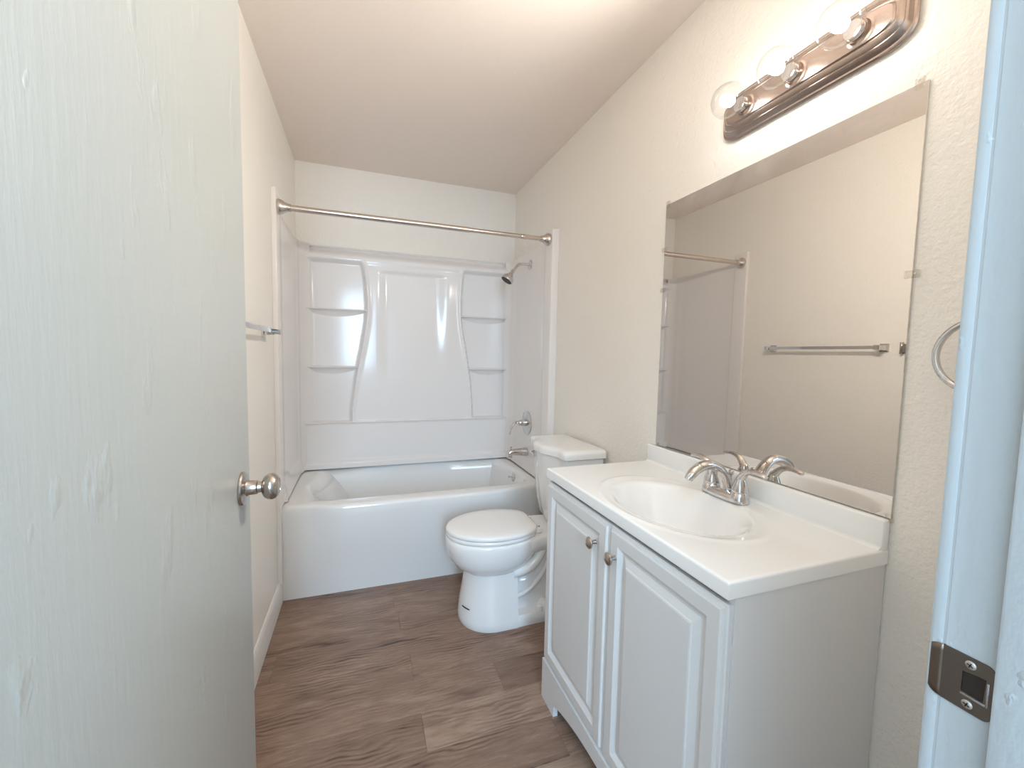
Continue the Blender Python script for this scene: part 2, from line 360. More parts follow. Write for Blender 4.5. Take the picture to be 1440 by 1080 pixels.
# ------------------------------------------------------------------ strike plate on the right jamb
def strike_plate():
    t = thing('strike_plate', 'dark bronze strike plate with two screws on the white door jamb', 'strike plate', (JX, 0.195, 0.9985))
    zc, hh = 1.0225, 0.0245
    # plate outline in (y, z), with a square hole
    bm = bmesh.new()
    y0, y1 = 0.1775, YF-0.004
    x = JX-0.0012
    ho = (0.1815, 0.1975, 1.013, 1.0345)       # hole
    def ring(poly, xx): return [bm.verts.new((xx, a, b)) for a, b in poly]
    out = []
    r = 0.006
    for cy, cz, a0 in ((y0+r, zc+hh-r, 90), (y0+r, zc-hh+r, 180)):
        for k in range(5):
            a = math.radians(a0+90*k/4); out.append((cy+r*math.cos(a), cz+r*math.sin(a)))
    out += [(y1, zc-hh), (y1, zc-hh*0.0), (y1, zc+hh)]
    inn = []
    n = len(out); cy, cz = (ho[0]+ho[1])/2, (ho[2]+ho[3])/2
    for (a, b) in out:                          # hole points facing each outline point
        dy, dz = a-cy, b-cz; s = min((ho[1]-ho[0])/2/abs(dy) if dy else 9, (ho[3]-ho[2])/2/abs(dz) if dz else 9)
        inn.append((cy+dy*s, cz+dz*s))
    F0 = ring(out, x); F1 = ring(inn, x); B0 = ring(out, JX+0.0005); B1 = ring(inn, JX+0.006)
    for i in range(n):
        j = (i+1) % n
        bm.faces.new((F0[i], F0[j], F1[j], F1[i])); bm.faces.new((B0[i], B0[j], F0[j], F0[i])); bm.faces.new((F1[i], F1[j], B1[j], B1[i]))
    # curved lip running past the edge of the jamb
    rows = []
    for k in range(9):
        a = k/8; yy = y1+0.0002+0.0125*math.sin(a*PI/2); xx = x+0.009*a**2.5; h2 = hh*(0.52+0.48*math.cos(a*PI/2))
        rows.append([(xx, yy, zc-h2+2*h2*q/8) for q in range(9)])
    G = [[bm.verts.new(p) for p in r_] for r_ in rows]
    for i in range(8):
        for j in range(8): bm.faces.new((G[i][j], G[i+1][j], G[i+1][j+1], G[i][j+1]))
    pl = obj('plate', bm, 'strike', t, True, 50)
    sm = pl.modifiers.new('thickness', 'SOLIDIFY'); sm.thickness = 0.0009; sm.offset = 0
    obj('latch_hole', boxbm((JX-0.0006, ho[0]-0.001, ho[2]-0.001), (JX-0.0001, ho[1]+0.001, ho[3]+0.001)), 'hole', t, False)['label'] = 'dark latch hole'
    obj('hole_edge', box(boxbm((x-0.0012, ho[0], ho[2]-0.0022), (x+0.0002, ho[1], ho[2]), 0.0003), (x-0.0012, ho[0]-0.0016, ho[2]-0.0022), (x+0.0002, ho[0], ho[3]-0.002), 0.0003), 'chrome', t)['label'] = 'bright bent edge of the hole'
    for z in (1.0405, 1.0045):
        s = obj('screw', lathe(bmesh.new(), [(0, 0.0038), (0.0006, 0.0037), (0.0012, 0.0028), (0.0013, 0.0002)], (x-0.0002, 0.1925, z), (-1, 0, 0), 20), 'screw', t)
        b2 = bmesh.new()
        for ang in (0.35, 0.35+PI/2):
            c_, s_ = math.cos(ang), math.sin(ang); l, w = 0.0021, 0.0004
            poly = [(0.1925+c_*l-s_*w, z+s_*l+c_*w), (0.1925-c_*l-s_*w, z-s_*l+c_*w), (0.1925-c_*l+s_*w, z-s_*l-c_*w), (0.1925+c_*l+s_*w, z+s_*l-c_*w)]
            prism(b2, poly, 'x', x-0.0018, x-0.0012)
        obj('screw_slot', b2, 'dark', s, False)
strike_plate()

# ------------------------------------------------------------------ bathtub
RZ = 0.496
def bathtub():
    t = thing('bathtub', 'white alcove bathtub with a smooth plain front apron', 'bathtub', (W/2, 2.75, FZ))
    YB = D-0.004
    def outline(z, top):
        """plan outline of the tub: bowed front, right front corner rounded; same count at every height"""
        pts = []
        k = sstep(0.0, 0.50, z)                   # bow grows towards the rim
        R = 0.10
        for i in range(60):                       # front, from the left wall to the rounded corner
            x = 0.002+(W-0.004-R-0.002)*i/59
            bow = -0.050*sstep(0.12, 0.30, x)*sstep(1.50, 1.05, x) if top else 0
            bow *= k
            pts.append((x, YT+0.008*(1-k)+bow+(-0.002)*k, z))
        y00 = YT+0.008*(1-k)-0.002*k
        for i in range(1, 13):
            a = PI/2*i/12; pts.append((W-0.004-R+R*math.sin(a), y00+R*1.35*(1-math.cos(a)), z))
        pts += [(W-0.004, y00+0.30, z), (W-0.004, YB, z), (W*0.66, YB, z), (W*0.33, YB, z), (0.002, YB, z), (0.002, YT+0.3, z)]
        return pts
    zs = [FZ, 0.06, 0.20, 0.34, 0.44, 0.475, 0.487, 0.4935, 0.496]
    ins = [0, 0, 0, 0, 0, 0.0, 0.004, 0.011, 0.022]
    rings = []
    for z, d in zip(zs, ins):
        o = outline(z, True); r_ = []
        for (x, y, zz) in o:
            r_.append((min(max(x, 0.002), W-0.004-d*0.6), y+(d if y < 2.7 else 0), zz))
        rings.append(r_)
    # basin: superellipse rings matched to the outline by angle
    cx, cy = 0.755, 2.755
    n = len(rings[0])
    def basin(z, a, af, b, p):
        out = []
        for (x, y, _) in rings[-1]:
            th = math.atan2((y-cy)/0.38, (x-cx)/0.76); c_, s_ = math.cos(th), math.sin(th)
            aa = a if c_ >= 0 else af
            q = (abs(c_)**p+abs(s_)**p)**(-1/p)
            out.append((cx+aa*c_*q, cy+b*s_*q, z))
        return out
    for z, a, af, b, p in ((0.4965, 0.685, 0.675, 0.350, 9), (0.494, 0.672, 0.655, 0.338, 8), (0.482, 0.664, 0.640, 0.330, 7), (0.42, 0.655, 0.60, 0.322, 6), (0.30, 0.640, 0.54, 0.305, 5), (0.20, 0.622, 0.49, 0.288, 5), (0.155, 0.59, 0.45, 0.262, 5), (0.135, 0.50, 0.36, 0.19, 4), (0.132, 0.2, 0.15, 0.08, 3)):
        rings.append(basin(z, a, af, b, p))
    bm = bmesh.new(); loft(bm, rings)
    obj('tub_body', bm, 'enamel', t, True, 60)
    bm = bmesh.new()
    ov = obj('overflow_plate', lathe(bm, [(0, 0.036), (0.004, 0.036), (0.009, 0.031), (0.011, 0.012), (0.011, 0.0005)], (1.413, 2.735, 0.438), (-1, 0, 0.08), 28), 'chrome', t)
    obj('trip_lever', tube(bmesh.new(), [(1.404, 2.735, 0.440), (1.390, 2.735, 0.441), (1.374, 2.735, 0.443)], [0.005, 0.0045, 0.0065], 12), 'chrome', ov)
bathtub()

# ------------------------------------------------------------------ tub surround (moulded panels and shelves)
SX0, SX1 = 0.034, W-0.034          # inner faces of the side panels
SZ0, SZ1 = 0.5035, 2.0
LC = [(0.82, 0.334), (0.90, 0.334), (1.125, 0.363), (1.322, 0.401), (1.50, 0.430), (1.62, 0.437), (1.786, 0.426), (1.86, 0.414), (1.905, 0.402)]
RC = [(0.82, 1.194), (0.91, 1.190), (1.126, 1.171), (1.34, 1.135), (1.46, 1.112), (1.57, 1.099), (1.707, 1.098), (1.80, 1.103), (1.905, 1.117)]
def surround_depth(x, z):
    n0 = 0.024                                      # niches
    lx, rx = interp(LC, z), interp(RC, z)
    # centre panel, shallow hollow in it
    cen = 0.058
    hol = sstep(0.50, 0.58, x)*sstep(1.01, 0.90, x)*sstep(1.865, 1.84, z)*sstep(0.9, 1.75, z)
    cen -= 0.016*hol
    edge = 0.010*(math.exp(-((x-lx-0.012)/0.012)**2)+math.exp(-((x-rx+0.012)/0.012)**2))
    inside = sstep(lx-0.012, lx+0.010, x)*sstep(rx+0.012, rx-0.010, x)
    d = n0+(cen+edge-n0)*inside
    # niches scoop out towards the corners
    d += 0.035*sstep(0.105, 0.045, x)+0.035*sstep(1.435, 1.485, x)
    # lower band with a ledge above it
    low = sstep(0.829, 0.812, z)
    ledge = 0.062+0.012*math.exp(-((z-0.818)/0.010)**2)
    d = d*(1-low)+ledge*low
    # foot flare resting on the tub rim
    d += 0.022*sstep(0.560, 0.535, z)
    # cove at the top
    top = sstep(1.885, 1.915, z)
    cove = 0.062-0.050*sstep(1.925, 1.985, z)
    d = d*(1-top)+cove*top
    d += 0.010*math.exp(-((z-1.992)/0.006)**2)
    return d
surround = thing('tub_surround', 'glossy white moulded tub surround with built-in corner shelves', 'tub surround', (W/2, D-0.02, SZ0))
xs = sorted(set(lin(SX0-0.004, SX1+0.004, 230)))
zs = sorted(set(lin(SZ0, SZ1, 190)+lin(0.805, 0.835, 12)+lin(1.88, 1.975, 20)+lin(1.976, 2.0, 14)+lin(0.53, 0.565, 8)))
bm = field(xs, zs, lambda x, z: (x, D-surround_depth(x, z), z))
# top return to the wall
top = field(xs, [0, 1], lambda x, q: (x, D-surround_depth(x, SZ1)*(1-q)-0.0005*q, SZ1))
me_ = bpy.data.meshes.new('tmp'); top.to_mesh(me_); bm.from_mesh(me_); bpy.data.meshes.remove(me_); top.free()
bmesh.ops.remove_doubles(bm, verts=bm.verts[:], dist=1e-5)
obj('back_panel', bm, 'acrylic', surround, True, 60)
def side_panel(name, x0, s):
    """x0 wall position, s=+1 grows towards +x"""
    th = 0.022 if s > 0 else 0.045
    prof = [(2.330, 0.0005), (2.330, th-0.004), (2.3315, th-0.001), (2.335, th), (2.425, th), (2.432, th-0.001), (2.440, th-0.005), (2.450, th-0.008), (2.52, th-0.008), (2.95, th-0.008), (2.985, th-0.003), (3.00, th+0.002), (3.015, th+0.004), (3.03, th+0.006), (3.05, th+0.014), (3.07, 0.070), (3.085, 0.084)]
    ns = len(prof)
    zt_ = 2.078 if s > 0 else 2.055
    def topz(y): return zt_ if y < 2.42 else zt_+(2.0-zt_)*sstep(2.42, 2.47, y)
    bm = bmesh.new()
    zz = lin(0, 1, 40)
    def fn(i, q):
        y, d = prof[int(i)]
        z1 = topz(y); z = SZ0+(z1-SZ0)*q
        if z < 0.56 and y > 2.43: d += 0.016*sstep(0.56, 0.535, z)
        return (x0+s*d, y, z)
    bm = field(list(range(ns)), zz, fn)
    for i in range(ns-1):                                       # top cap to the wall
        a, b = fn(i, 1.0), fn(i+1, 1.0)
        v = [bm.verts.new(p) for p in (a, b, (x0+s*0.0005, b[1], b[2]), (x0+s*0.0005, a[1], a[2]))]
        bm.faces.new(v)
    # bottom of the front flange runs down beside the apron
    box(bm, (min(x0+s*0.0005, x0+s*(th-0.004)), 2.3305, FZ+0.115 if s > 0 else FZ), (max(x0+s*0.0005, x0+s*(th-0.004)), 2.3405 if s < 0 else YT-0.003, SZ0+0.002))
    bmesh.ops.remove_doubles(bm, verts=bm.verts[:], dist=1e-5)
    return obj('side_panel', bm, 'acrylic', surround, True, 50)
side_panel('l', 0, 1); side_panel('r', W, -1)
def shelf(xa, xb, z):
    """a thin moulded shelf with a scooped underside"""
    bm = bmesh.new(); cols = []
    n = 24
    for i in range(n+1):
        x = xa+(xb-xa)*i/n; e = 2*abs(i/n-0.5)
        yb_ = D-0.020; yf = D-0.066+0.012*e**6
        dz = 0.040*(1-e**2.2)+0.004
        cols.append([(x, yb_, z+0.003), (x, yf+0.004, z), (x, yf, z-0.003), (x, yf+0.002, z-0.008), (x, yf+0.012, z-0.010), (x, yf+0.030, z-0.010-dz*0.35), (x, yb_-0.003, z-0.010-dz), (x, yb_, z-0.010-dz)])
    loft(bm, cols)
    return obj('shelf', bm, 'acrylic', surround, True, 50)
for xa, xb, z in ((0.045, interp(LC, 1.585)+0.004, 1.586), (0.045, interp(LC, 1.196)+0.004, 1.197), (interp(RC, 1.58)-0.004, 1.480, 1.579), (interp(RC, 1.19)-0.004, 1.480, 1.192)):
    shelf(xa, xb, z)

# ------------------------------------------------------------------ shower rod, shower head, valve, spout
def shower_rod():
    y, z = 2.372, 2.000; x0, x1 = 0.0226, W-0.0456
    t = thing('shower_rod', 'brushed nickel tension shower rod spanning above the bathtub', 'shower rod', (W/2, y, z))
    obj('outer_tube', lathe(bmesh.new(), [(0, 0.0150), (0.93, 0.0150), (0.932, 0.0135)], (x0+0.03, y, z), (1, 0, 0), 24), 'satin', t)
    obj('inner_tube', lathe(bmesh.new(), [(0, 0.0125), (x1-x0-0.06-0.9, 0.0125)], (x0+0.93, y, z), (1, 0, 0), 24), 'satin', t)
    obj('locking_collar', lathe(bmesh.new(), [(0, 0.0130), (0.003, 0.0145), (0.035, 0.0145), (0.038, 0.0130)], (x1-0.185, y, z), (1, 0, 0), 24), 'satin', t)
    for x, s in ((x0, 1), (x1, -1)):
        obj('end_flange', lathe(bmesh.new(), [(0.0006, 0.036), (0.004, 0.037), (0.012, 0.0365), (0.020, 0.033), (0.030, 0.026), (0.040, 0.021), (0.047, 0.0195), (0.050, 0.0185), (0.058, 0.0185), (0.059, 0.0150)], (x, y, z), (s, 0, 0), 28), 'satin', t)
shower_rod()
def shower_head():
    y = 2.695; wx = W-0.0372
    t = thing('shower_fixture', 'chrome shower head on a bent arm at the right tub wall', 'shower head', (wx, y, 1.911))
    obj('wall_flange', lathe(bmesh.new(), [(0, 0.033), (0.003, 0.034), (0.008, 0.028), (0.012, 0.014), (0.012, 0.0105)], (wx, y, 1.911), (-1, 0, 0), 28), 'chrome', t)
    path = spline([(wx-0.001, y, 1.911), (wx-0.05, y, 1.913), (wx-0.085, y, 1.905), (wx-0.115, y, 1.872), (wx-0.128, y, 1.856)], 6)
    obj('arm', tube(bmesh.new(), path, 0.0095, 16), 'chrome', t)
    ax = Vector((-0.56, -0.02, -0.83)).normalized(); o = Vector((wx-0.122, y, 1.864))
    hd = obj('head', lathe(bmesh.new(), [(0, 0.0125), (0.006, 0.0135), (0.018, 0.0135), (0.021, 0.011), (0.026, 0.012), (0.030, 0.017), (0.036, 0.0215), (0.044, 0.026), (0.054, 0.035), (0.064, 0.041), (0.076, 0.043), (0.084, 0.042), (0.085, 0.038)], o, ax, 30), 'chrome', t)
    obj('nozzle_face', lathe(bmesh.new(), [(0.0845, 0.038), (0.0865, 0.0375), (0.0862, 0.031), (0.0868, 0.010), (0.0868, 0.0005)], o, ax, 30), 'dark', hd)['label'] = 'black rubber nozzle face'
shower_head()
def valve():
    y, z = 2.685, 0.832; wx = W-0.0372
    t = thing('shower_valve', 'chrome shower valve with a round plate and curved lever', 'shower valve', (wx, y, z))
    obj('escutcheon', lathe(bmesh.new(), [(0, 0.084), (0.003, 0.085), (0.007, 0.080), (0.012, 0.060), (0.014, 0.030), (0.014, 0.024)], (wx, y, z), (-1, 0, 0), 40), 'chrome', t)
    obj('hub', lathe(bmesh.new(), [(0.012, 0.024), (0.03, 0.0235), (0.050, 0.021), (0.062, 0.019), (0.070, 0.012), (0.072, 0.0005)], (wx, y, z), (-1, 0, 0), 26), 'chrome', t)
    pts = spline([(wx-0.058, y, z+0.004), (wx-0.082, y-0.002, z+0.006), (wx-0.105, y-0.004, z-0.012), (wx-0.122, y-0.006, z-0.045), (wx-0.130, y-0.008, z-0.078)], 6)
    n = len(pts); obj('lever', tube(bmesh.new(), pts, [0.015-0.007*i/(n-1) for i in range(n)], 14, ((1, 0, 0.4), 0.6)), 'chrome', t)
valve()
def spout():
    y, z = 2.678, 0.629; wx = W-0.0372
    t = thing('tub_spout', 'chrome bathtub filler spout with a diverter pull on top', 'tub spout', (wx, y, z))
    sec = []
    for d, zc, a, b in ((0, 0, 0.029, 0.030), (0.004, 0, 0.030, 0.031), (0.03, 0.001, 0.028, 0.029), (0.07, 0.003, 0.025, 0.025), (0.105, 0.003, 0.023, 0.022), (0.122, 0.000, 0.022, 0.023), (0.135, -0.006, 0.019, 0.024), (0.141, -0.012, 0.012, 0.018)):
        sec.append([(wx-d, y+a*math.cos(2*PI*i/24), z+zc+b*math.sin(2*PI*i/24)) for i in range(24)])
    obj('spout_body', loft(bmesh.new(), sec), 'chrome', t)
    obj('outlet', lathe(bmesh.new(), [(0, 0.016), (0.026, 0.015), (0.026, 0.012)], (wx-0.122, y, z-0.008), (0, 0, -1), 20), 'chrome', t)
    obj('diverter_knob', lathe(bmesh.new(), [(0, 0.004), (0.012, 0.004), (0.014, 0.008), (0.020, 0.009), (0.023, 0.006), (0.024, 0.0005)], (wx-0.118, y, z+0.018), (0, 0, 1), 16), 'chrome', t)
spout()

# ------------------------------------------------------------------ towel bar, robe hook, towel ring
def towel_bar():
    z = 1.380; ya, yb = 1.452, 2.095
    t = thing('towel_bar', 'chrome towel bar on the left wall between door and tub', 'towel bar', (0.0, (ya+yb)/2, z))
    obj('bar', boxbm((0.058, ya+0.004, z-0.009), (0.067, yb+0.004, z+0.009), 0.0015), 'chrome', t)
    for y in (ya, yb):
        bm = bmesh.new()
        def sq(x, h, w): return [(x, y-w, z-h), (x, y+w, z-h), (x, y+w, z+h), (x, y-w, z+h)]
        loft(bm, [sq(0.0006, 0.021, 0.021), sq(0.007, 0.021, 0.021), sq(0.012, 0.015, 0.015), sq(0.05, 0.0115, 0.012), sq(0.071, 0.0125, 0.0125), sq(0.073, 0.011, 0.011)])
        obj('post', bm, 'chrome', t, False)
towel_bar()
def robe_hook():
    y, z = 1.300, 1.376
    t = thing('robe_hook', 'small nickel robe hook seen only in the mirror, right of the towel bar reflection', 'hook', (0.0, y, z))
    obj('stem', boxbm((0.0006, y-0.030, z-0.020), (0.022, y+0.067, z+0.022), 0.003), 'nickel', t)
    obj('cap', boxbm((0.0006, y+0.066, z-0.030), (0.026, y+0.073, z+0.032), 0.002), 'nickel', t)
robe_hook()
def towel_ring():
    y, z, x = 0.437, 1.319, W-0.040
    t = thing('towel_ring', 'chrome towel ring on the wall between mirror and door jamb', 'towel ring', (W, y, z+0.07))
    R_ = 0.068
    bm = bmesh.new(); n = 72; rings = []
    for i in range(n):
        a = 2*PI*i/n
        rings.append([(x+0.0062*math.sin(2*PI*k/12), y+(R_+0.0062*math.cos(2*PI*k/12))*math.cos(a), z+(R_+0.0062*math.cos(2*PI*k/12))*math.sin(a)) for k in range(12)])
    rings.append(rings[0]); loft(bm, rings, True, False, False); bmesh.ops.remove_doubles(bm, verts=bm.verts[:], dist=1e-6)
    obj('ring', bm, 'chrome', t)
    obj('post', lathe(bmesh.new(), [(0.0006, 0.024), (0.006, 0.024), (0.010, 0.016), (0.036, 0.012), (0.048, 0.013), (0.050, 0.010)], (W, y, z+R_), (-1, 0, 0), 24), 'chrome', t)
towel_ring()

# ------------------------------------------------------------------ toilet
def toilet():
    cy = 1.950
    t = thing('toilet', 'white two-piece toilet with closed lid beside the vanity', 'toilet', (1.16, cy, FZ))
    # pedestal: rounded front, flat back
    def pring(z, xf, xb, w, p=2.6):
        c = xb-0.10; return [(x if x < xb else xb, y, zz) for x, y, zz in sring(c, cy, z, 0.10, w, 4 if False else p, 56, c-xf)]
    bm = bmesh.new()
    def cring(z, xf, xb, w):
        """front half ellipse, straight sides, square back"""
        out = []; L_ = xb-xf; xe = xf+min(L_*0.62, w*1.15)
        for i in range(33):
            a = PI/2+PI*i/32; out.append((xe+(xe-xf)*math.cos(a), cy+w*math.sin(a), z))
        for k in range(1, 6): out.append((xe+(xb-xe)*k/5, cy-w, z))
        for k in range(1, 5): out.append((xb, cy-w+2*w*k/5, z))
        for k in range(0, 5): out.append((xb-(xb-xe)*k/5, cy+w, z))
        return out
    loft(bm, [cring(FZ, 0.856, 1.112, 0.152), cring(0.010, 0.850, 1.112, 0.156), cring(0.03, 0.850, 1.112, 0.155), cring(0.10, 0.858, 1.111, 0.146), cring(0.18, 0.872, 1.110, 0.137), cring(0.25, 0.884, 1.109, 0.130), cring(0.31, 0.888, 1.108, 0.128)])
    ped = obj('pedestal', bm, 'ceramic', t, True, 45)
    bm = bmesh.new()                       # bowl
    def bring(z, xf, xb, w, p=2.15):
        c = xf+(xb-xf)*0.50; return sring(c, cy, z, xb-c, w, p, 56, c-xf)
    loft(bm, [bring(0.244, 0.92, 1.13, 0.095), bring(0.250, 0.885, 1.16, 0.120), bring(0.262, 0.858, 1.185, 0.138), bring(0.285, 0.828, 1.215, 0.157), bring(0.315, 0.806, 1.240, 0.171), bring(0.345, 0.794, 1.255, 0.179), bring(0.372, 0.788, 1.262, 0.182),
              bring(0.378, 0.7865, 1.263, 0.1825), bring(0.400, 0.786, 1.266, 0.183), bring(0.412, 0.788, 1.266, 0.182), bring(0.419, 0.793, 1.262, 0.178), bring(0.421, 0.803, 1.255, 0.169)])
    bowl = obj('bowl', bm, 'ceramic', t, True, 60)
    bm = bmesh.new()                       # rear deck that carries the tank
    def dring(z, x0, x1, w0, w1, r=0.02):
        return [(x0, cy-w0, z), (x0+0.06, cy-w0*0.96, z), (x1-0.05, cy-w1, z), (x1-0.012, cy-w1+0.004, z), (x1, cy-w1+0.02, z), (x1, cy+w1-0.02, z), (x1-0.012, cy+w1-0.004, z), (x1-0.05, cy+w1, z), (x0+0.06, cy+w0*0.96, z), (x0, cy+w0, z)]
    loft(bm, [dring(0.318, 1.19, 1.44, 0.08, 0.075), dring(0.335, 1.17, 1.475, 0.12, 0.10), dring(0.36, 1.15, 1.482, 0.150, 0.118), dring(0.41, 1.14, 1.485, 0.156, 0.122), dring(0.4195, 1.145, 1.482, 0.150, 0.117)])
    obj('rear_deck', bm, 'ceramic', t, True, 40)
    bm = bmesh.new()                       # base slab behind the pedestal
    def fring(z, w, x1): return [(1.105, cy-w, z), (1.25, cy-w*0.97, z), (x1-0.06, cy-w*0.82, z), (x1-0.012, cy-w*0.62, z), (x1, cy-w*0.3, z), (x1, cy+w*0.3, z), (x1-0.012, cy+w*0.62, z), (x1-0.06, cy+w*0.82, z), (1.25, cy+w*0.97, z), (1.105, cy+w, z)]
    loft(bm, [fring(FZ, 0.149, 1.44), fring(0.012, 0.152, 1.44), fring(0.040, 0.149, 1.436), fring(0.047, 0.143, 1.43)])
    obj('base_slab', bm, 'ceramic', t, True, 40)
    bm = bmesh.new()                       # trapway, an S of ceramic
    p = spline([(1.06, cy, 0.185), (1.12, cy, 0.150), (1.19, cy, 0.170), (1.245, cy, 0.235), (1.285, cy, 0.315), (1.325, cy, 0.335), (1.365, cy, 0.28), (1.385, cy, 0.16), (1.385, cy, 0.03)], 6)
    tube(bm, p, [0.070+0.012*math.sin(PI*i/(len(p)-1)) for i in range(len(p))], 22, ((0, 1, 0), 1.22))
    obj('trapway', bm, 'ceramic', t, True, 60)
    bm = bmesh.new()                       # web of ceramic under the bowl back and the outer ridge of the trap
    p = spline([(1.09, cy-0.118, 0.252), (1.16, cy-0.116, 0.262), (1.215, cy-0.112, 0.300), (1.25, cy-0.106, 0.352)], 6)
    tube(bm, p, 0.024, 14); obj('trap_ridge', bm, 'ceramic', t)
    bm = bmesh.new()                       # thin outer ridge of the trap and the web behind it
    p = spline([(1.10, cy-0.098, 0.118), (1.17, cy-0.098, 0.135), (1.235, cy-0.096, 0.190), (1.285, cy-0.092, 0.275), (1.31, cy-0.088, 0.345)], 6)
    tube(bm, p, 0.013, 12); obj('trap_ridge', bm, 'ceramic', t)
    wb = [(1.108, 0.045), (1.41, 0.045), (1.44, 0.34), (1.31, 0.34)]+[(x, z) for x, _, z in p[::-1]]
    bm = bmesh.new(); prism(bm, wb, 'y', cy-0.088, cy+0.088); obj('trap_web', bm, 'ceramic', t, True, 40)
    bm = bmesh.new()
    lathe(bm, [(0, 0.044), (0.02, 0.036), (0.034, 0.024), (0.040, 0.010), (0.041, 0.0005)], (1.262, cy-0.100, 0.044), (0, 0, 1), 24); obj('bolt_boss', bm, 'ceramic', t)
    obj('bolt_cap', lathe(bmesh.new(), [(0, 0.017), (0.012, 0.0165), (0.022, 0.013), (0.027, 0.006), (0.028, 0.0005)], (1.232, cy-0.128, 0.046), (0, 0, 1), 20), 'plastic', t)
    # seat and lid
    def lring(z, xf, xb, w, k=1.0):
        """egg outline with a straight hinge side"""
        out = []; c = xf+(xb-xf)*0.545
        for i in range(40):
            a = PI/2+PI*i/39; out.append((c+(c-xf)*math.cos(a), cy+w*math.sin(a), z))
        for sgn in (-1, 1):
            seq = []
            for i in range(1, 9):
                q = i/9; seq.append((c+(xb-c)*q, cy+sgn*(w*(1-q**2.3)+w*0.60*q**2.3), z))
            if sgn == -1: out += seq+[(xb-0.0005, cy-w*0.48, z), (xb, cy-w*0.2, z), (xb, cy+w*0.2, z), (xb-0.0005, cy+w*0.48, z)]
            else: out += seq[::-1]
        return out
    obj('seat', loft(bmesh.new(), [lring(0.4225, 0.793, 1.215, 0.175), lring(0.426, 0.789, 1.218, 0.179), lring(0.436, 0.788, 1.219, 0.180), lring(0.4415, 0.792, 1.216, 0.176)]), 'plastic', t, True, 50)
    obj('lid', loft(bmesh.new(), [lring(0.4435, 0.795, 1.222, 0.173), lring(0.446, 0.788, 1.226, 0.180), lring(0.454, 0.7865, 1.227, 0.1815), lring(0.461, 0.789, 1.225, 0.179), lring(0.4655, 0.800, 1.216, 0.169), lring(0.4685, 0.85, 1.19, 0.125), lring(0.470, 0.95, 1.12, 0.05)]), 'plastic', t, True, 50)
    for s in (-1, 1):
        h = obj('seat_hinge', boxbm((1.212, cy+s*0.075-0.022, 0.421), (1.252, cy+s*0.075+0.022, 0.447), 0.006), 'plastic', t)
        obj('hinge_screw', lathe(bmesh.new(), [(0, 0.005), (0.001, 0.0045), (0.001, 0.0003)], (1.240, cy+s*0.075, 0.4472), (0, 0, 1), 14), 'dark', h)
    # tank: bow-tie front
    def tring(z, grow=0.0, y0=1.728, y1=2.142, bow=0.045, xfw=1.305):
        out = []; xb = 1.505+min(grow, 0.004); n = 28
        a, b = y0-grow, y1+grow; w = b-a; mid = (a+b)/2
        def fx(q):            # q 0..1 along y: ends set back, middle forward of them
            return xfw-grow-bow*sstep(0.12, 0.42, q)*sstep(0.88, 0.58, q)
        r = 0.022
        out.append((xb, a, z)); out.append((fx(0)+r*2, a, z)); out.append((fx(0)+r*0.7, a+0.002, z)); out.append((fx(0)+r*0.15, a+r*0.45, z))
        for i in range(n+1):
            q = 0.07+0.86*i/n; out.append((fx(q), a+w*q, z))
        out.append((fx(0)+r*0.15, b-r*0.45, z)); out.append((fx(0)+r*0.7, b-0.002, z)); out.append((fx(0)+r*2, b, z)); out.append((xb, b, z))
        return out
    obj('tank', loft(bmesh.new(), [tring(0.4205, -0.03, bow=0.02, xfw=1.325), tring(0.435, -0.022, bow=0.022, xfw=1.318), tring(0.52, -0.012, bow=0.03, xfw=1.312), tring(0.70, -0.003, bow=0.042), tring(0.812, 0.0)]), 'ceramic', t, True, 45)
    obj('tank_lid', loft(bmesh.new(), [tring(0.8125, 0.010), tring(0.816, 0.016), tring(0.838, 0.017), tring(0.848, 0.013), tring(0.854, 0.002), tring(0.856, -0.018), tring(0.857, -0.05, bow=0.03)]), 'ceramic', t, True, 45)
    obj('flush_lever', tube(bmesh.new(), [(1.300, 2.105, 0.77), (1.284, 2.105, 0.77), (1.278, 2.09, 0.769), (1.276, 2.04, 0.764)], [0.010, 0.008, 0.007, 0.006], 12), 'chrome', t)
    # the dark mark low on the pedestal front
    mk = bmesh.new()
    pts = []
    for i in range(9):
        a = PI*(0.80+0.12*i/8)
        xe, xf, w = 0.856+0.168, 0.856, 0.150
        pts.append((xe+(xe-xf)*math.cos(a)*1.004, cy-w*math.sin(a)*1.004, 0.086-0.010*i/8*0))
    tube(mk, [(x-0.0008, y, z) for x, y, z in pts], [0.0008]+[0.0028]*7+[0.0008], 8)
    obj('scuff_mark', mk, 'dark', ped)['label'] = 'short black mark'
toilet()

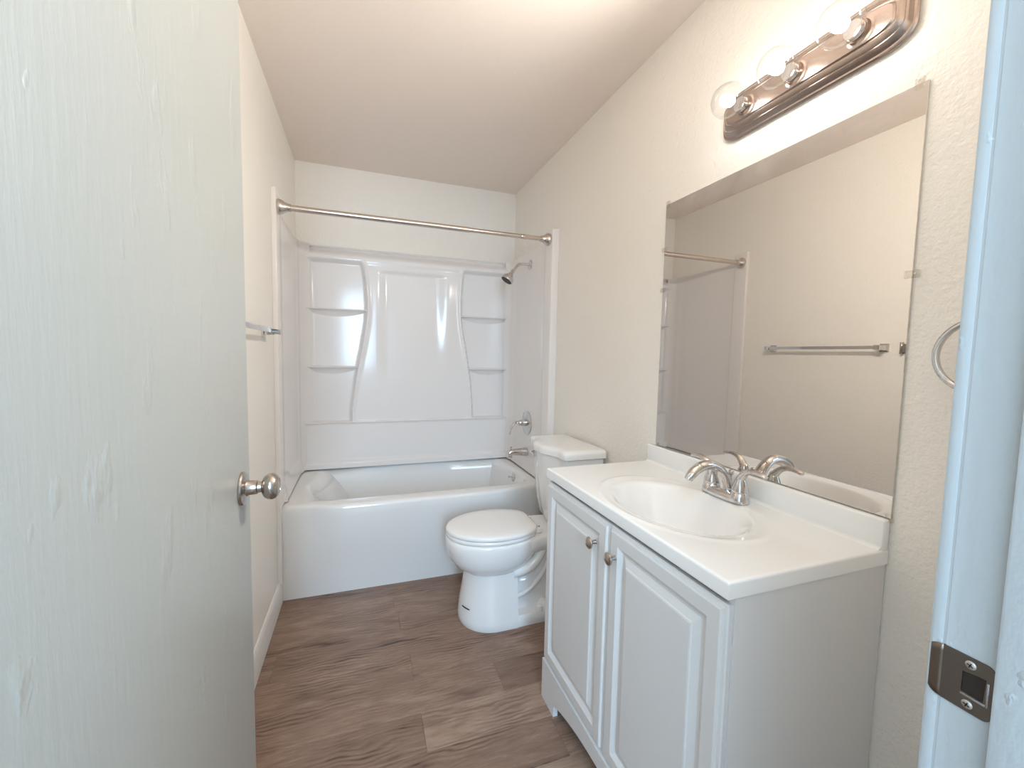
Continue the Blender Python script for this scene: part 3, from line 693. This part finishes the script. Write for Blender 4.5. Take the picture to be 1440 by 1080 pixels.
# ------------------------------------------------------------------ vanity cabinet
VX, VY0, VY1 = 1.058, 0.577, 1.398       # front, near end, far end
DT = 0.020
def vanity():
    t = thing('vanity_cabinet', 'white two-door bathroom vanity cabinet under the sink top', 'vanity cabinet', ((VX+W)/2, (VY0+VY1)/2, FZ))
    cx0 = VX+DT+0.001
    bm = bmesh.new()
    box(bm, (cx0, VY0, FZ), (W-0.003, VY0+0.015, 0.850)); box(bm, (cx0, VY1-0.015, FZ), (W-0.003, VY1, 0.850))
    box(bm, (cx0, VY0+0.015, 0.150), (W-0.003, VY1-0.015, 0.165)); box(bm, (W-0.018, VY0+0.015, 0.165), (W-0.003, VY1-0.015, 0.85))
    box(bm, (cx0, VY0+0.015, 0.77), (cx0+0.012, VY1-0.015, 0.822)); box(bm, (cx0, 0.968, 0.165), (cx0+0.016, 1.000, 0.80))
    obj('carcass', bm, 'cabinet', t, False)
    # arched kick board with two feet
    pr = []
    pr += [(VY0, 0.145), (VY0, FZ), (VY0+0.105, FZ), (VY0+0.105, 0.032)]
    for i in range(0, 25):
        q = i/24; y = VY0+0.118+(VY1-VY0-0.236)*q; pr.append((y, 0.040+0.052*math.sin(PI*q)**0.8))
    pr += [(VY1-0.105, 0.032), (VY1-0.105, FZ), (VY1, FZ), (VY1, 0.145)]
    bm = bmesh.new(); prism(bm, pr, 'x', VX, VX+0.018)
    obj('kick_board', bm, 'cabinet', t, True, 30)
    for (ya, yb, hinge) in ((VY0+0.002, 0.9795, 1), (0.9825, VY1-0.001, -1)):
        za, zb = 0.150, 0.8350
        bm = bmesh.new()
        def rr(x, i): return [(x, ya+i, za+i), (x, yb-i, za+i), (x, yb-i, zb-i), (x, ya+i, zb-i)]
        rings = [rr(VX+DT, 0), rr(VX+0.010, 0), rr(VX+0.0075, 0.002), rr(VX+0.0065, 0.008), rr(VX+0.0015, 0.010), rr(VX, 0.013),
                 rr(VX, 0.044), rr(VX+0.0015, 0.046), rr(VX+0.0095, 0.058), rr(VX+0.0095, 0.064), rr(VX+0.004, 0.078), rr(VX+0.0025, 0.082), rr(VX+0.0005, 0.084), rr(VX-0.0005, 0.088)]
        loft(bm, rings)
        d = obj('door', bm, 'cabinet', t, False)
        ky = 1.046 if hinge < 0 else 0.944
        kz = 0.757 if hinge < 0 else 0.757
        obj('knob', lathe(bmesh.new(), [(0, 0.0070), (0.004, 0.006), (0.013, 0.0052), (0.017, 0.008), (0.019, 0.0142), (0.022, 0.0175), (0.026, 0.0168), (0.0295, 0.012), (0.031, 0.0005)], (VX+0.0005, ky, kz), (-1, 0, 0), 26), 'nickel', d)['label'] = 'round nickel knob'
vanity()

# ------------------------------------------------------------------ vanity top with its sink bowl and backsplash
TZ = 0.885
SKX, SKY, SKA, SKB = 1.267, 0.961, 0.157, 0.211
def vanity_top():
    t = thing('sink_counter', 'glossy white vanity top with an integral oval sink and backsplash', 'vanity top', ((VX+W)/2, (VY0+VY1)/2, 0.851))
    x0, x1, y0, y1 = VX-0.001, W-0.002, VY0-0.003, VY1+0.003
    def h(x, y):
        r = math.hypot((x-SKX)/SKA, (y-SKY)/SKB)
        z = TZ
        z += 0.0022*math.exp(-((r-1.24)/0.035)**2)*(0.5+0.5*sstep(SKX+0.10, SKX-0.03, x))*(1-sstep(1.36, 1.40, x)*sstep(0.17, 0.12, abs(y-SKY)))     # raised ring round the bowl
        z -= 0.0035*sstep(1.20, 1.08, r)
        if r < 1.06:
            q = max(0.0, 1.06-r)/1.06
            z -= 0.150*(sstep(0, 0.75, q)**0.75)
        e = min(x-x0, y-y0, y1-y)                                        # eased edges
        if e < 0.006: z -= 0.006*(1-math.sqrt(max(0, 1-(1-e/0.006)**2)))
        return z
    xs = sorted(set([x0, x0+0.0006, x0+0.0016, x0+0.003, x0+0.006]+lin(x0+0.009, x1, 96)))
    ys = sorted(set([y0, y0+0.0006, y0+0.0016, y0+0.003, y0+0.006]+lin(y0+0.009, y1-0.009, 150)+[y1-0.006, y1-0.003, y1-0.0016, y1-0.0006, y1]))
    bm = field(xs, ys, lambda x, y: (x, y, h(x, y)))
    zb = 0.851
    bd = [(x0, y) for y in ys]+[(x, y1) for x in xs[1:]]+[(x1, y) for y in ys[::-1][1:]]+[(x, y0) for x in xs[::-1][1:-1]]
    n = len(bd)
    def hh(p): return h(*p)
    T_ = [bm.verts.new((x, y, hh((x, y)))) for x, y in bd]; B_ = [bm.verts.new((x, y, zb)) for x, y in bd]
    for i in range(n):
        j = (i+1) % n; bm.faces.new((T_[i], T_[j], B_[j], B_[i]))
    und = field(xs, ys, lambda x, y: (x, y, min(zb, h(x, y)-0.012)))
    me_ = bpy.data.meshes.new('tmp'); und.to_mesh(me_); bm.from_mesh(me_); bpy.data.meshes.remove(me_); und.free()
    bmesh.ops.remove_doubles(bm, verts=bm.verts[:], dist=1e-6)
    obj('countertop', bm, 'marble', t, True, 70)
    obj('backsplash', boxbm((1.501, y0, TZ-0.004), (W-0.0015, y1, 0.9535), 0.005, 3), 'marble', t)
    bm = bmesh.new()                                                     # cove between top and backsplash
    sec = [(1.4985+0.0*k, 0) for k in range(1)]
    sec = [(1.502, TZ-0.002)]+[(1.502-0.012+0.012*math.sin(PI/2*k/6), TZ+0.012-0.012*math.cos(PI/2*k/6)-0.0003) for k in range(7)]
    prism(bm, sec, 'y', y0+0.004, y1-0.004); obj('cove', bm, 'marble', t, True, 60)
    zd = h(SKX, SKY)
    obj('drain', lathe(bmesh.new(), [(0, 0.024), (0.003, 0.024), (0.004, 0.019), (0.002, 0.017), (0.004, 0.015), (0.006, 0.0005)], (SKX, SKY, zd-0.0005), (0, 0, 1), 26), 'chrome', t)['label'] = 'chrome drain stopper'
vanity_top()

# ------------------------------------------------------------------ faucet
def faucet():
    fx, fy = 1.452, 0.961
    t = thing('faucet', 'chrome two-handle sink faucet with a curved spout and lever handles', 'faucet', (fx, fy, TZ))
    bm = bmesh.new()
    def ring(z, a, b): return sring(fx, fy, z, a, b, 2.8, 40)
    obj('base_plate', loft(bm, [ring(TZ+0.0005, 0.028, 0.081), ring(TZ+0.004, 0.0285, 0.082), ring(TZ+0.012, 0.027, 0.079), ring(TZ+0.020, 0.0235, 0.073), ring(TZ+0.024, 0.017, 0.062)]), 'chrome', t)
    for s in (-1, 1):
        y = fy+s*0.0525
        hd = obj('handle', lathe(bmesh.new(), [(0.002, 0.0275), (0.006, 0.0275), (0.028, 0.0235), (0.030, 0.0215), (0.031, 0.0215), (0.0315, 0.0235), (0.040, 0.0230), (0.055, 0.0185), (0.068, 0.0140), (0.078, 0.0105), (0.082, 0.006), (0.083, 0.0005)], (fx, y, TZ), (0, 0, 1), 30), 'chrome', t)
        pts = spline([(fx, y-s*0.004, TZ+0.058), (fx-0.001, y+s*0.006, TZ+0.078), (fx-0.003, y+s*0.022, TZ+0.094), (fx-0.004, y+s*0.045, TZ+0.101), (fx-0.004, y+s*0.068, TZ+0.100), (fx-0.004, y+s*0.086, TZ+0.096)], 6)
        n = len(pts); rad = [interp([(0, 0.0135), (0.25, 0.0125), (0.5, 0.0105), (0.75, 0.0095), (0.93, 0.0100), (1, 0.006)], i/(n-1)) for i in range(n)]
        obj('lever', tube(bmesh.new(), pts, rad, 16, ((0, 0, 1), [0.95-0.4*i/(n-1) for i in range(n)])), 'chrome', hd)
    pts = spline([(fx+0.006, fy, TZ+0.012), (fx-0.002, fy, TZ+0.045), (fx-0.022, fy, TZ+0.080), (fx-0.055, fy, TZ+0.100), (fx-0.092, fy, TZ+0.100), (fx-0.122, fy, TZ+0.086), (fx-0.140, fy, TZ+0.068)], 8)
    n = len(pts); rad = [interp([(0, 0.0235), (0.2, 0.0195), (0.45, 0.0165), (0.7, 0.0165), (0.9, 0.0155), (1, 0.0135)], i/(n-1)) for i in range(n)]
    sp = obj('spout', tube(bmesh.new(), pts, rad, 22, ((0.5, 0, 1), 0.85)), 'chrome', t)
    e = Vector(pts[-1]); obj('aerator', lathe(bmesh.new(), [(-0.006, 0.0115), (0.006, 0.0115), (0.007, 0.009), (0.005, 0.0005)], e, (-0.5, 0, -0.9), 20), 'chrome', sp)
    obj('lift_rod', lathe(bmesh.new(), [(0, 0.003), (0.048, 0.003), (0.050, 0.0065), (0.056, 0.0085), (0.062, 0.0080), (0.065, 0.004), (0.0655, 0.0005)], (fx+0.021, fy, TZ+0.016), (0, 0, 1), 16), 'chrome', t)
faucet()

# ------------------------------------------------------------------ mirror with its clear clips
def mirror():
    y0, y1, z0, z1 = 0.572, 1.371, 0.9555, 1.889
    t = thing('wall_mirror', 'large frameless wall mirror held by clear plastic clips', 'mirror', (W, (y0+y1)/2, z0))
    obj('mirror_glass', boxbm((W-0.0062, y0, z0), (W-0.0012, y1, z1), 0.0008, 1), 'mirror', t, False)
    for (y, z, vy, vz) in ((y0+0.016, z1, 0, 1), (y1-0.010, z1, 0, 1), (y0, 1.492, -1, 0), (y1, 1.565, 1, 0), (y0+0.004, z0, 0, -1), (y1-0.012, z0, 0, -1), (y1, 1.72, 1, 0)):
        bm = bmesh.new(); w = 0.008
        if vz: box(bm, (W-0.0095, y-w, z-0.012 if vz > 0 else z-0.0085), (W-0.0065, y+w, z+0.012 if vz > 0 else z+0.010), 0.001); box(bm, (W-0.0065, y-w, z+(0.0005 if vz > 0 else -0.0085)), (W-0.0005, y+w, z+(0.012 if vz > 0 else -0.0005)), 0.001)
        else: box(bm, (W-0.0095, min(y-vy*0.014, y+vy*0.012), z-w), (W-0.0065, max(y-vy*0.014, y+vy*0.012), z+w), 0.001); box(bm, (W-0.0065, min(y+vy*0.0005, y+vy*0.012), z-w), (W-0.0005, max(y+vy*0.0005, y+vy*0.012), z+w), 0.001)
        c = obj('clip', bm, 'clip', t); c['label'] = 'clear plastic clip'
        o = (W-0.0094, y+(vy*0.006), z+(vz*0.006))
        obj('clip_screw', lathe(bmesh.new(), [(0, 0.0028), (0.001, 0.0022), (0.0012, 0.0002)], o, (-1, 0, 0), 12), 'screw', c)
mirror()

# ------------------------------------------------------------------ vanity light: bar with three clear globe bulbs
def vanity_light():
    ya, yb, zc = 0.598, 1.106, 2.057
    t = thing('vanity_light', 'brushed nickel bath light bar with three lit clear globe bulbs', 'wall light', (W, (ya+yb)/2, zc))
    ymid = (ya+yb)/2; hl = (yb-ya)/2
    def outline(x, k, hz, base=0.0):
        """long bar with bowed ends; k shrinks the length, hz the half height"""
        L_ = hl-k; out = []
        tl = 0.070                                   # length of a rounded end
        def half(s):
            pts = []
            for i in range(13):
                a = PI/2*i/12; pts.append((s*(L_-tl+tl*math.sin(a)**0.9), hz*(0.36+0.64*math.cos(a)**0.8)))
            return pts
        A = half(1); out += [(x, ymid+p, zc+q) for p, q in A]; out += [(x, ymid+p, zc-q) for p, q in A[::-1]]
        B = half(-1); out += [(x, ymid+p, zc-q) for p, q in B]; out += [(x, ymid+p, zc+q) for p, q in B[::-1]]
        return out
    prof = [(0.0006, 0.004, 0.066), (0.006, 0.000, 0.069), (0.009, 0.000, 0.069), (0.012, 0.003, 0.066), (0.013, 0.007, 0.062), (0.022, 0.012, 0.054), (0.024, 0.016, 0.051), (0.023, 0.018, 0.048), (0.026, 0.021, 0.045), (0.030, 0.026, 0.038), (0.031, 0.030, 0.035), (0.0302, 0.032, 0.033), (0.0335, 0.036, 0.030), (0.034, 0.050, 0.022)]
    obj('backplate', loft(bmesh.new(), [outline(W-d, k, h) for d, k, h in prof]), 'plate', t, True, 30)
    for y in (1.003, 0.850, 0.697):
        so = obj('socket', lathe(bmesh.new(), [(0.030, 0.030), (0.034, 0.030), (0.036, 0.025), (0.040, 0.0235), (0.046, 0.0235)], (W, y, zc), (-1, 0, 0), 28), 'plate', t)
        b = obj('bulb', lathe(bmesh.new(), [(0.050, 0.0165), (0.056, 0.020), (0.062, 0.0265), (0.070, 0.0345), (0.080, 0.0415), (0.090, 0.0455), (0.101, 0.0475), (0.112, 0.0460), (0.124, 0.0410), (0.134, 0.0325), (0.141, 0.0225), (0.1450, 0.0115), (0.1462, 0.001)], (W, y, zc), (-1, 0, 0), 40), 'glass', t)
        b['label'] = 'clear glass globe bulb, lit'
        pr = []
        for k in range(19): pr.append((0.040+0.0011*k, 0.0172+(0.0022 if k % 4 in (1, 2) else 0)))
        obj('screw_base', lathe(bmesh.new(), pr, (W, y, zc), (-1, 0, 0), 26), 'chrome', b)['label'] = 'ridged metal screw base'
        g = bmesh.new(); lathe(g, [(0.080, 0.0008), (0.082, 0.008), (0.089, 0.0145), (0.099, 0.0170), (0.109, 0.0145), (0.116, 0.008), (0.118, 0.0005)], (W, y, zc), (-1, 0, 0), 16)
        obj('filament', g, 'glow', b)['label'] = 'glowing white core'
        d = bpy.data.lights.new('bulb_forward_light', 'SPOT'); d.energy = SPOT_W; d.color = BULB_COL; d.shadow_soft_size = 0.006; d.spot_size = PI; d.spot_blend = 1.0
        lo = bpy.data.objects.new('bulb_forward_light', d); C.objects.link(lo); lo.location = (W-0.126, y, zc); lo.rotation_euler = Vector((-1, 0, 0.10)).to_track_quat('-Z', 'Y').to_euler()
vanity_light()

# ------------------------------------------------------------------ small marks in the paint
obj_n = obj('ceiling_nail', lathe(bmesh.new(), [(0, 0.006), (0.001, 0.0055), (0.002, 0.003), (0.0022, 0.0003)], (1.041, 1.821, H-0.0001), (0, 0, -1), 14), 'trim')
tag(obj_n, 'tiny white painted nail head in the bathroom ceiling', 'nail')
